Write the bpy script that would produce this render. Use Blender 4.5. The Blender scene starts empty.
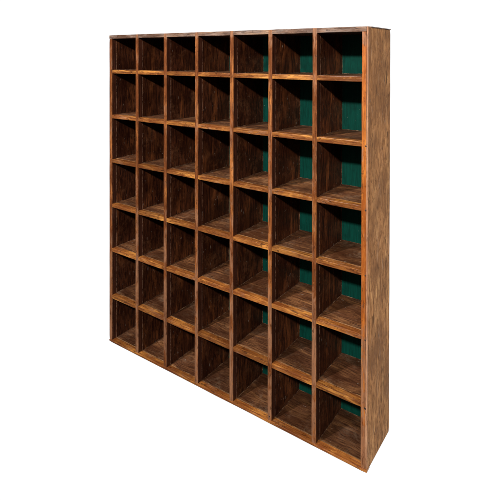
import bpy, bmesh, math, random
from mathutils import Vector, noise
random.seed(7)
S = bpy.context.scene
COL = S.collection

# ------------------------------------------------------------------ sizes (metres)
W, D, H = 0.8793, 0.1479, 1.0
SIDE_T, TOP_T, BOT_T, SHELF_T, DIV_T = 0.0138, 0.0124, 0.0066, 0.0118, 0.0110
EDGE_D = 0.018                       # depth of the glued front strips
ZS = [0.8808, 0.7352, 0.5908, 0.4456, 0.3011, 0.1484]
XS = [0.1303, 0.2523, 0.3751, 0.4990, 0.6212, 0.7466]
BACK_Y = D - 0.0032                   # front face of the green back board

# ------------------------------------------------------------------ node helper
class NT:
    def __init__(s, name):
        s.m = bpy.data.materials.new(name); s.m.use_nodes = True
        s.t = s.m.node_tree; s.t.nodes.clear()
        s.out = s.n('ShaderNodeOutputMaterial'); s.p = s.n('ShaderNodeBsdfPrincipled')
        s.t.links.new(s.p.outputs[0], s.out.inputs[0])
    def n(s, typ, **kw):
        x = s.t.nodes.new(typ)
        for k, v in kw.items(): setattr(x, k, v)
        return x
    def put(s, sock, v):
        if isinstance(v, bpy.types.NodeSocket): s.t.links.new(v, sock)
        else: sock.default_value = v
    def math(s, op, a, b=0.0, clamp=False):
        x = s.n('ShaderNodeMath', operation=op); x.use_clamp = clamp
        s.put(x.inputs[0], a); s.put(x.inputs[1], b); return x.outputs[0]
    def mix(s, f, a, b, mode='MIX'):
        x = s.n('ShaderNodeMix', data_type='RGBA', blend_type=mode)
        s.put(x.inputs[0], f)
        s.put(x.inputs[6], a if isinstance(a, bpy.types.NodeSocket) else (*a, 1))
        s.put(x.inputs[7], b if isinstance(b, bpy.types.NodeSocket) else (*b, 1))
        return x.outputs[2]
    def ramp(s, f, lo, hi, a=0.0, b=1.0):
        x = s.n('ShaderNodeMapRange', interpolation_type='SMOOTHSTEP')
        s.put(x.inputs[0], f); x.inputs[1].default_value = lo; x.inputs[2].default_value = hi
        x.inputs[3].default_value = a; x.inputs[4].default_value = b; return x.outputs[0]
    def coords(s):
        tc = s.n('ShaderNodeTexCoord'); oi = s.n('ShaderNodeObjectInfo')
        c = s.n('ShaderNodeCombineXYZ'); r = s.math('MULTIPLY', oi.outputs['Random'], 7.3)
        for i in range(3): s.put(c.inputs[i], r)
        v = s.n('ShaderNodeVectorMath', operation='ADD')
        s.put(v.inputs[0], tc.outputs['Object']); s.put(v.inputs[1], c.outputs[0])
        s.local = tc.outputs['Object']; s.rand = oi.outputs['Random']
        geo = s.n('ShaderNodeNewGeometry'); s.world = geo.outputs['Position']
        return v.outputs[0]
    def scaled(s, v, sc):
        x = s.n('ShaderNodeVectorMath', operation='MULTIPLY'); s.put(x.inputs[0], v)
        x.inputs[1].default_value = sc; return x.outputs[0]
    def noise(s, v, scale, detail=4, rough=.6, dist=0.0):
        x = s.n('ShaderNodeTexNoise'); s.put(x.inputs['Vector'], v)
        x.inputs['Scale'].default_value = scale; x.inputs['Detail'].default_value = detail
        x.inputs['Roughness'].default_value = rough; x.inputs['Distortion'].default_value = dist
        return x.outputs[0]
    def bump(s, h, strength, dist):
        x = s.n('ShaderNodeBump'); x.inputs['Strength'].default_value = strength
        x.inputs['Distance'].default_value = dist; s.put(x.inputs['Height'], h)
        s.t.links.new(x.outputs[0], s.p.inputs['Normal'])

GR = {'x': (1, 14, 14), 'y': (14, 1, 14), 'z': (14, 14, 1)}   # stretch along the grain

def wood(name, axis, dark, mid, light, fine=18, rough=(.35, .6), spec=.4, bump=.5, fade=None,
         dust=None, flecks=0.0, seam=None, stain=None, wave=0.0, vary=0.0, cells=0.0, knots=0.0, contrast=(.36, .64), gouge=0.0):
    """Procedural timber: streaks along `axis`, slow tone drift, optional faded/dusty wear."""
    t = NT(name); v = t.coords()
    if wave:                                             # let the grain wander
        nz = t.n('ShaderNodeTexNoise'); t.put(nz.inputs['Vector'], v)
        nz.inputs['Scale'].default_value = 13; nz.inputs['Detail'].default_value = 2
        sub = t.n('ShaderNodeVectorMath', operation='SUBTRACT'); t.put(sub.inputs[0], nz.outputs[1]); sub.inputs[1].default_value = (.5, .5, .5)
        ad = t.n('ShaderNodeVectorMath', operation='ADD'); t.put(ad.inputs[0], v); t.put(ad.inputs[1], t.scaled(sub.outputs[0], (wave, wave, wave)))
        v = ad.outputs[0]
    g = t.scaled(v, GR[axis])
    grain = t.noise(g, fine, 7, .68, .35)              # fine fibres
    broad = t.noise(t.scaled(v, tuple(.5*k if k > 1 else k for k in GR[axis])), fine*.28, 4, .6, .8)
    drift = t.noise(v, 9, 3, .6)
    c = t.mix(t.ramp(grain, *contrast), dark, mid)
    c = t.mix(t.math('MULTIPLY', t.ramp(broad, .46, .68), t.ramp(grain, .34, .6)), c, light)
    # dark pores: short thin lines along the grain
    pores = t.noise(t.scaled(v, tuple(3.2*k if k > 1 else 5 for k in GR[axis])), fine*1.25, 2, .5)
    c = t.mix(t.math('MULTIPLY', t.ramp(pores, .60, .68), .6), c, tuple(.35*k for k in dark))
    c = t.mix(t.ramp(drift, .38, .62, .72, 0.0), c, dark)
    if fade:                                             # varnish worn to bare greyish wood
        col, thr, soft, zlo, zhi, ztop = fade
        w = t.noise(t.scaled(v, tuple(.16*k if k > 1 else .6 for k in GR[axis])), 24, 5, .7, .4)
        if zlo is not None:
            sp = t.n('ShaderNodeSeparateXYZ'); t.put(sp.inputs[0], t.world)
            w = t.math('ADD', w, t.ramp(sp.outputs[2], zlo, zhi, .16, 0.0))
            w = t.math('ADD', w, t.ramp(sp.outputs[2], ztop - .006, ztop + .006, 0.0, .2))
        wm = t.ramp(w, thr - soft, thr + soft)
        gcol = t.mix(t.ramp(grain, .35, .65), tuple(.55*k for k in col), col)
        c = t.mix(t.math('MULTIPLY', wm, .85), c, gcol)
    if dust:
        col, thr, amt = dust
        w = t.noise(v, 17, 6, .72, .6); w2 = t.noise(v, 95, 4, .7)
        c = t.mix(t.math('MULTIPLY', t.math('MULTIPLY', t.ramp(w, thr-.07, thr+.12), t.ramp(w2, .35, .6)), amt), c, col)
    if knots:
        k = t.noise(t.scaled(v, tuple(.22*q if q > 1 else .8 for q in GR[axis])), 30, 2, .5, 1.2)
        c = t.mix(t.ramp(k, .63, .71, 0, knots), c, tuple(.4*q for q in dark))
    if gouge:                                            # dents and torn fibres
        k = t.noise(t.scaled(v, tuple(.3*q if q > 1 else 1.2 for q in GR[axis])), 42, 3, .6, .5)
        c = t.mix(t.ramp(k, .60, .66, 0, gouge), c, tuple(.28*q for q in dark))
        k2 = t.noise(t.scaled(v, tuple(.4*q if q > 1 else 1 for q in GR[axis])), 55, 3, .6, .2)
        c = t.mix(t.ramp(k2, .61, .69, 0, gouge*.35), c, tuple(min(1, 1.3*q) for q in light))
    if flecks:
        f = t.noise(t.scaled(v, tuple(1 if q > 1 else .35 for q in GR[axis])), 210, 1, .4)
        f2 = t.noise(v, 31, 2, .5)
        c = t.mix(t.math('MULTIPLY', t.math('MULTIPLY', t.ramp(f, .71, .76), t.ramp(f2, .5, .6)), flecks), c, (.42, .36, .30))
    if seam:                                             # glue line where the panel meets its front strip
        sp = t.n('ShaderNodeSeparateXYZ'); t.put(sp.inputs[0], t.local)
        sw = t.ramp(sp.outputs[1], EDGE_D + seam[1]*.5, EDGE_D + seam[1], 1, 0)
        sn = t.ramp(t.noise(v, 60, 4, .7), .38, .62)
        c = t.mix(t.math('MULTIPLY', t.math('MULTIPLY', sw, sn), .8), c, seam[0])
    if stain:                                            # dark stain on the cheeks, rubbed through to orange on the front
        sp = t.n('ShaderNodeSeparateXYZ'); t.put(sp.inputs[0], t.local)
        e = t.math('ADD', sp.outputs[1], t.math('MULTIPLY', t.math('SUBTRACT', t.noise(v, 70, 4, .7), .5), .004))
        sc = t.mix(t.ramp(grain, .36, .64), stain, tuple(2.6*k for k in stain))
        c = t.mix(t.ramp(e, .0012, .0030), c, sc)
    if vary:                                             # boards from different trees
        k = t.math('ADD', t.math('MULTIPLY', t.rand, vary), 1 - vary*.45)
        if cells:                                        # each short length of board has its own tone
            sp = t.n('ShaderNodeSeparateXYZ'); t.put(sp.inputs[0], t.local)
            wn = t.n('ShaderNodeTexWhiteNoise', noise_dimensions='2D')
            cv = t.n('ShaderNodeCombineXYZ')
            t.put(cv.inputs[0], t.math('FLOOR', t.math('MULTIPLY', t.math('SUBTRACT', sp.outputs[0], .006), 7/.8655)))
            t.put(cv.inputs[1], t.math('MULTIPLY', t.rand, 91.7)); t.put(wn.inputs['Vector'], cv.outputs[0])
            k = t.math('MULTIPLY', k, t.math('ADD', t.math('MULTIPLY', wn.outputs[0], cells), 1 - cells*.45))
        cc = t.n('ShaderNodeCombineColor')
        for i in range(3): t.put(cc.inputs[i], k)
        c = t.mix(1.0, c, cc.outputs[0], 'MULTIPLY')
    t.put(t.p.inputs['Base Color'], c)
    t.put(t.p.inputs['Roughness'], t.ramp(t.math('ADD', t.math('MULTIPLY', grain, .5), t.math('MULTIPLY', drift, .5)), .35, .65, *rough))
    t.p.inputs['Specular IOR Level'].default_value = spec
    t.bump(t.math('ADD', t.math('MULTIPLY', grain, .7), t.math('MULTIPLY', pores, -.5)), bump, .0012)
    return t.m

M = {}
FADED = (.31, .145, .075)
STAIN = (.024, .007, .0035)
M['edge_x'] = wood('varnished_edge_horizontal', 'x', (.12, .032, .008), (.32, .115, .021), (.66, .285, .060), cells=.5, rough=(.3, .5),
                   fade=(FADED, .62, .08, None, None, None), gouge=.7, vary=.25)
M['edge_z'] = wood('varnished_edge_vertical', 'z', (.10, .027, .007), (.25, .076, .017), (.45, .165, .040), rough=(.3, .5),
                   fade=(FADED, .59, .08, .10, .60, .984), gouge=.6, stain=STAIN)
M['edge_side'] = wood('varnished_edge_of_side', 'z', (.24, .060, .010), (.46, .135, .017), (.60, .22, .035), rough=(.3, .5),
                   fade=(FADED, .61, .07, .16, .50, .956), gouge=.6, stain=STAIN)
M['top_front'] = wood('greyed_top_board', 'x', (.07, .035, .022), (.20, .105, .065), (.34, .21, .13), rough=(.45, .7),
                   fade=((.25, .18, .15), .55, .08, None, None, None), gouge=.6)
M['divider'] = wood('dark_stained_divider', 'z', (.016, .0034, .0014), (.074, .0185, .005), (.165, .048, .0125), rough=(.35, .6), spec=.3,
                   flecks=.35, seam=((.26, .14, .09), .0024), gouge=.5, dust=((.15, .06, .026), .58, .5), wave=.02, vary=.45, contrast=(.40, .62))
M['floor_wood'] = wood('worn_brown_shelf_board', 'x', (.036, .011, .004), (.118, .042, .0145), (.235, .10, .036), cells=.5, contrast=(.32, .68), fine=20, rough=(.4, .7), spec=.3,
                   dust=((.20, .125, .078), .56, .4), vary=.3, flecks=.3, seam=((.30, .16, .07), .003), gouge=.55, wave=.02)
M['side'] = wood('raw_weathered_side_board', 'z', (.17, .072, .026), (.50, .24, .098), (.64, .345, .148), fine=22, rough=(.65, .9), spec=.06, bump=1.0,
                 fade=((.44, .25, .14), .64, .08, None, None, None), flecks=.25, knots=.7, gouge=.6, contrast=(.38, .60), wave=.02)
M['corner'] = wood('worn_pale_corner', 'z', (.26, .115, .055), (.46, .235, .125), (.58, .33, .19), fine=16, rough=(.5, .75), spec=.25, bump=.5,
                   contrast=(.3, .6), gouge=.4)
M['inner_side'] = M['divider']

# green painted back board
t = NT('dark_green_painted_board'); v = t.coords()
n1 = t.noise(t.scaled(v, (12, 1, 1)), 20, 5, .65); n2 = t.noise(v, 26, 4, .65)
c = t.mix(t.ramp(n1, .35, .65), (.0004, .033, .0235), (.0008, .054, .039))
c = t.mix(t.ramp(n2, .5, .75, 0, .6), c, (.0004, .020, .015))
f = t.noise(v, 190, 1, .4)
c = t.mix(t.ramp(f, .76, .80, 0, .5), c, (.18, .25, .2))
t.put(t.p.inputs['Base Color'], c); t.p.inputs['Roughness'].default_value = .6; t.p.inputs['Specular IOR Level'].default_value = .12
t.bump(n1, .3, .0006); M['green'] = t.m

# dark iron nail heads
t = NT('dark_iron_nail'); v = t.coords()
t.put(t.p.inputs['Base Color'], t.mix(t.noise(v, 300, 3), (.012, .010, .010), (.06, .035, .025)))
t.p.inputs['Metallic'].default_value = .3; t.p.inputs['Roughness'].default_value = .6; M['nail'] = t.m

# pale dried glue and dust along the joints
t = NT('dried_glue_and_dust'); v = t.coords(); n1 = t.noise(v, 55, 5, .7)
t.put(t.p.inputs['Base Color'], t.mix(t.ramp(n1, .45, .68), (.035, .013, .006), (.23, .135, .08)))
t.p.inputs['Roughness'].default_value = .8; t.p.inputs['Specular IOR Level'].default_value = .2; M['glue'] = t.m

# ------------------------------------------------------------------ mesh helpers
def board(bm, lo, hi, axis, bev=.0008, n=None, jit=.0002, seed=0.0):
    """A plank: rounded rectangular section swept along `axis`, with slightly uneven edges."""
    ax = 'xyz'.index(axis); a, b = [i for i in range(3) if i != ax]
    if ax == 1: a, b = b, a
    L = hi[ax] - lo[ax]; n = n or max(2, int(L / .012))
    wa, wb = hi[a]-lo[a], hi[b]-lo[b]; bev = min(bev, wa*.3, wb*.3)
    sec = []
    for (cx, cy, st) in ((wa-bev, wb-bev, 0), (bev, wb-bev, 90), (bev, bev, 180), (wa-bev, bev, 270)):
        for k in range(3):
            th = math.radians(st + 45*k); sec.append((cx + bev*math.cos(th), cy + bev*math.sin(th)))
    rings = []
    for i in range(n+1):
        s = lo[ax] + L*i/n; end = bev*.6 if i in (0, n) else 0
        ring = []
        for j, (pa, pb) in enumerate(sec):
            q = Vector((0, 0, 0)); q[ax] = s
            da = noise.noise(Vector((s*14+seed, j//3*5.1, seed*3.7)))*jit
            db = noise.noise(Vector((s*14+seed, j//3*5.1+40, seed*1.3)))*jit
            q[a] = lo[a] + min(max(pa, end), wa-end) + da
            q[b] = lo[b] + min(max(pb, end), wb-end) + db
            ring.append(bm.verts.new(q))
        rings.append(ring)
    m = len(sec); flip = (ax == 1)
    for r0, r1 in zip(rings, rings[1:]):
        for j in range(m):
            bm.faces.new((r0[j], r0[(j+1) % m], r1[(j+1) % m], r1[j]))
    bm.faces.new(list(reversed(rings[0]))); bm.faces.new(rings[-1])

def obj(name, bm, mat, parent=None, loc=(0, 0, 0)):
    bmesh.ops.recalc_face_normals(bm, faces=bm.faces[:])
    me = bpy.data.meshes.new(name); bm.to_mesh(me); bm.free()
    me.materials.append(mat)
    o = bpy.data.objects.new(name, me); COL.objects.link(o)
    o.location = loc
    if parent: o.parent = parent
    return o

def one(name, lo, hi, axis, mat, parent=None, **kw):
    bm = bmesh.new(); board(bm, lo, hi, axis, **kw); return obj(name, bm, mat, parent)

def nail(parent, x, y, z, r=.0022):
    bm = bmesh.new()
    bmesh.ops.create_uvsphere(bm, u_segments=12, v_segments=6, radius=r)
    for vv in bm.verts: vv.co.y *= .35; vv.co.x *= random.uniform(.9, 1.1)
    return obj('nail_head', bm, M['nail'], parent, (x, y, z))

# ------------------------------------------------------------------ the cabinet
cab = bpy.data.objects.new('pigeonhole_cabinet', None); COL.objects.link(cab)
cab.empty_display_size = .1
cab['label'] = 'tall wooden pigeonhole cabinet of seven by seven open compartments with dark green back'
cab['category'] = 'cabinet'

# outer case: a front rail closes the bottom, a thin cap covers the top
bot = one('bottom_panel', (SIDE_T*.5, EDGE_D+.0002, .0006), (W-SIDE_T*.5, BACK_Y+.001, BOT_T), 'x', M['floor_wood'], cab, bev=.0006, jit=.0003, seed=1)
one('edging', (.0002, -.0014, 0), (W+.0002, EDGE_D, BOT_T+.0004), 'x', M['edge_x'], bot, bev=.0018, jit=.0005, seed=2)
top = one('top_panel', (.0004, EDGE_D+.0003, H-.0029), (W+.0006, D+.0020, H), 'x', M['top_front'], cab, bev=.0009, jit=.0007, seed=3)
one('top_board', (SIDE_T*.5, EDGE_D+.0002, H-TOP_T), (W-SIDE_T*.5, BACK_Y+.001, H-.0029), 'x', M['floor_wood'], top, bev=.0006, jit=.0002, seed=5)
br = bmesh.new()
_x = [.0001] + [x + DIV_T/2 for x in XS]; _y = [x - DIV_T/2 for x in XS] + [W-.0043]
for i, (a, b) in enumerate(zip(_x, _y)):
    board(br, (a-.0002, -.0002, H-TOP_T), (b+.0002, EDGE_D, H-.0010), 'x', bev=.0008, jit=.0005, seed=4+i)
obj('edging', br, M['top_front'], top)
z0, z1 = BOT_T+.0005, H-TOP_T-.0001
sides = []
for k, (xa, xb) in enumerate(((0, SIDE_T*.86), (W-SIDE_T, W))):
    outer_first = (k == 0)
    s = one('side_panel', (xa, EDGE_D+.0002, .0008), (xb, D, H-.0030), 'z', M['side'], cab, bev=.0016, jit=.0005, seed=10+k)
    # inner stained lining face and the varnished front strip
    xi = (xb - .0001, xb + .0006) if outer_first else (xa - .0006, xa + .0001)
    one('inner_face', (xi[0], EDGE_D+.0003, z0), (xi[1], BACK_Y, z1), 'z', M['inner_side'], s, bev=.0002, jit=0, seed=20+k)
    if outer_first:
        one('edging', (xa, 0, z0), (xb+.0008, EDGE_D, z1), 'z', M['edge_z'], s, bev=.0012, jit=.0004, seed=30)
    else:
        # the front strip is narrower than the board: the raw board shows as a thin rounded corner beside it
        e = one('edging', (xa-.0008, 0, z0), (xb-.0042, EDGE_D, z1), 'z', M['edge_side'], s, bev=.0009, jit=.0004, seed=31)
        one('corner_strip', (xb-.0041, .0003, z0), (xb+.0002, .0050, H-.0012), 'z', M['corner'], s, bev=.0016, jit=.0004, seed=32)
        for zz in ZS[1:]: nail(s, xb-.0046, .0000, zz-.003+random.uniform(-.0015, .0015), random.uniform(.0017, .0027))
        one('cheek', (xb-.0041, .0052, z0), (xb, EDGE_D+.0001, H-.0030), 'z', M['side'], s, bev=.0003, jit=.0002, seed=33)
    sides.append(s)
one('back_panel', (SIDE_T-.001, BACK_Y, BOT_T-.001), (W-SIDE_T+.001, D-.0008, H-TOP_T+.001), 'z', M['green'], cab, bev=.0003, jit=0, n=4)

# dividers run the full height; one is built and copied with its strip
ht = DIV_T/2
div0 = one('divider', (-ht, EDGE_D+.0003, z0-.0006), (ht, BACK_Y+.0004, z1+.0006), 'z', M['divider'], cab, bev=.0003, jit=.0002, seed=50)
ed0 = one('edging', (-ht-.0003, 0, z0-.0004), (ht+.0003, EDGE_D, H-.0013), 'z', M['edge_z'], div0, bev=.0010, jit=.0005, seed=51)
g = bmesh.new()
for sg in (-1, 1):
    for za, zb in zip([BOT_T] + ZS[::-1], ZS[::-1] + [H-TOP_T]):
        a, b = sorted((sg*(ht-.0003), sg*(ht+.0008)))
        board(g, (a, BACK_Y-.0011, za+SHELF_T/2+.001), (b, BACK_Y+.0002, zb-SHELF_T/2-.001), 'z', bev=.0005, jit=.0003, seed=60+za)
gl0 = obj('joint_filler', g, M['glue'], div0)
divs = []
for k, x in enumerate(XS):
    if k == 0: d = div0
    else:
        d = div0.copy(); COL.objects.link(d); d.parent = cab
        for part in (ed0, gl0):
            e = part.copy(); COL.objects.link(e); e.parent = d
    d.location = (x, 0, 0)
    divs.append(d)
nail(divs[4], .0006, -.0002, .0175, .0018)

# shelves: each board is let into the dividers, so its seven lengths are one part
xl = [SIDE_T*.86] + [x + ht for x in XS]
xr = [x - ht for x in XS] + [W - SIDE_T]
for k, z in enumerate(ZS):
    bm = bmesh.new(); be = bmesh.new(); th = SHELF_T/2
    for i, (a, b) in enumerate(zip(xl, xr)):
        board(bm, (a-.0004, EDGE_D+.0003, z-th), (b+.0004, BACK_Y+.0003, z+th-.0003), 'x', bev=.0003, jit=.0003, seed=k*9+i)
        board(be, (a-.0002, .0004, z-th-.0002), (b+.0002, EDGE_D, z+th), 'x', bev=.0012, jit=.0006, seed=100+k*9+i)
    s = obj('shelf', bm, M['floor_wood'], cab)
    obj('edging', be, M['edge_x'], s)
    bg_ = bmesh.new()
    for i, (a, b) in enumerate(zip(xl, xr)):
        board(bg_, (a-.0001, EDGE_D, z+th-.0005), (a+.0011, BACK_Y, z+th+.0006), 'y', bev=.0005, jit=.0003, seed=200+k*9+i)
        board(bg_, (a+.001, BACK_Y-.0012, z+th-.0005), (b, BACK_Y+.0001, z+th+.0008), 'x', bev=.0005, jit=.0003, seed=300+k*9+i)
    obj('joint_filler', bg_, M['glue'], s)

bg_ = bmesh.new()
for i, (a, b) in enumerate(zip(xl, xr)):
    board(bg_, (a-.0001, EDGE_D, BOT_T-.0005), (a+.0011, BACK_Y, BOT_T+.0008), 'y', bev=.0005, jit=.0003, seed=400+i)
    board(bg_, (a+.001, BACK_Y-.0012, BOT_T-.0005), (b, BACK_Y+.0001, BOT_T+.0010), 'x', bev=.0005, jit=.0003, seed=410+i)
obj('joint_filler', bg_, M['glue'], bot)

# ------------------------------------------------------------------ light: white studio surround and two lamps
w = bpy.data.worlds.new('World'); S.world = w; w.use_nodes = True
nt = w.node_tree; nt.nodes.clear()
out = nt.nodes.new('ShaderNodeOutputWorld'); bg = nt.nodes.new('ShaderNodeBackground')
tc = nt.nodes.new('ShaderNodeTexCoord'); sp = nt.nodes.new('ShaderNodeSeparateXYZ')
mr = nt.nodes.new('ShaderNodeMapRange'); mr.interpolation_type = 'SMOOTHSTEP'
nt.links.new(tc.outputs['Generated'], sp.inputs[0]); nt.links.new(sp.outputs[1], mr.inputs[0])
mr.inputs[1].default_value = -.25; mr.inputs[2].default_value = .15
mr.inputs[3].default_value = .08; mr.inputs[4].default_value = 1.06      # white backdrop behind, dim room in front
bg.inputs[0].default_value = (1, 1, 1, 1)
nt.links.new(mr.outputs[0], bg.inputs[1]); nt.links.new(bg.outputs[0], out.inputs[0])

def lamp(name, loc, target, power, size, col):
    l = bpy.data.lights.new(name, 'AREA'); l.shape = 'DISK'; l.size = size; l.energy = power; l.color = col
    o = bpy.data.objects.new(name, l); COL.objects.link(o); o.location = loc
    o.rotation_euler = (Vector(target)-Vector(loc)).to_track_quat('-Z', 'Y').to_euler()
lamp('studio_lamp', (1.52, -1.90, 1.735), (.6, 0, .5), 68, .11, (1, .95, .88))
lamp('studio_lamp', (.05, -1.75, 2.45), (.5, 0, .4), 75, .12, (1, .96, .92))

# ------------------------------------------------------------------ camera: level, with the lens shifted down
cd = bpy.data.cameras.new('camera'); cam = bpy.data.objects.new('camera', cd); COL.objects.link(cam)
cam.location = (1.2843, -1.0362, .9323)
cam.rotation_euler = (math.pi/2 - .0070, 0, .6106)
from mathutils import Matrix
cam.rotation_euler = (cam.rotation_euler.to_matrix() @ Matrix.Rotation(.0018, 3, 'Z')).to_euler()
cd.sensor_width = 36; cd.lens = 486.69/500*36
cd.shift_x = 0; cd.shift_y = -190.59/500
cd.clip_end = 100; cd.clip_start = .01
S.camera = cam

S.render.engine = 'CYCLES'
S.render.resolution_x = S.render.resolution_y = 1024
S.view_settings.view_transform = 'Standard'; S.view_settings.look = 'None'
S.view_settings.gamma = 1; S.view_settings.exposure = 0
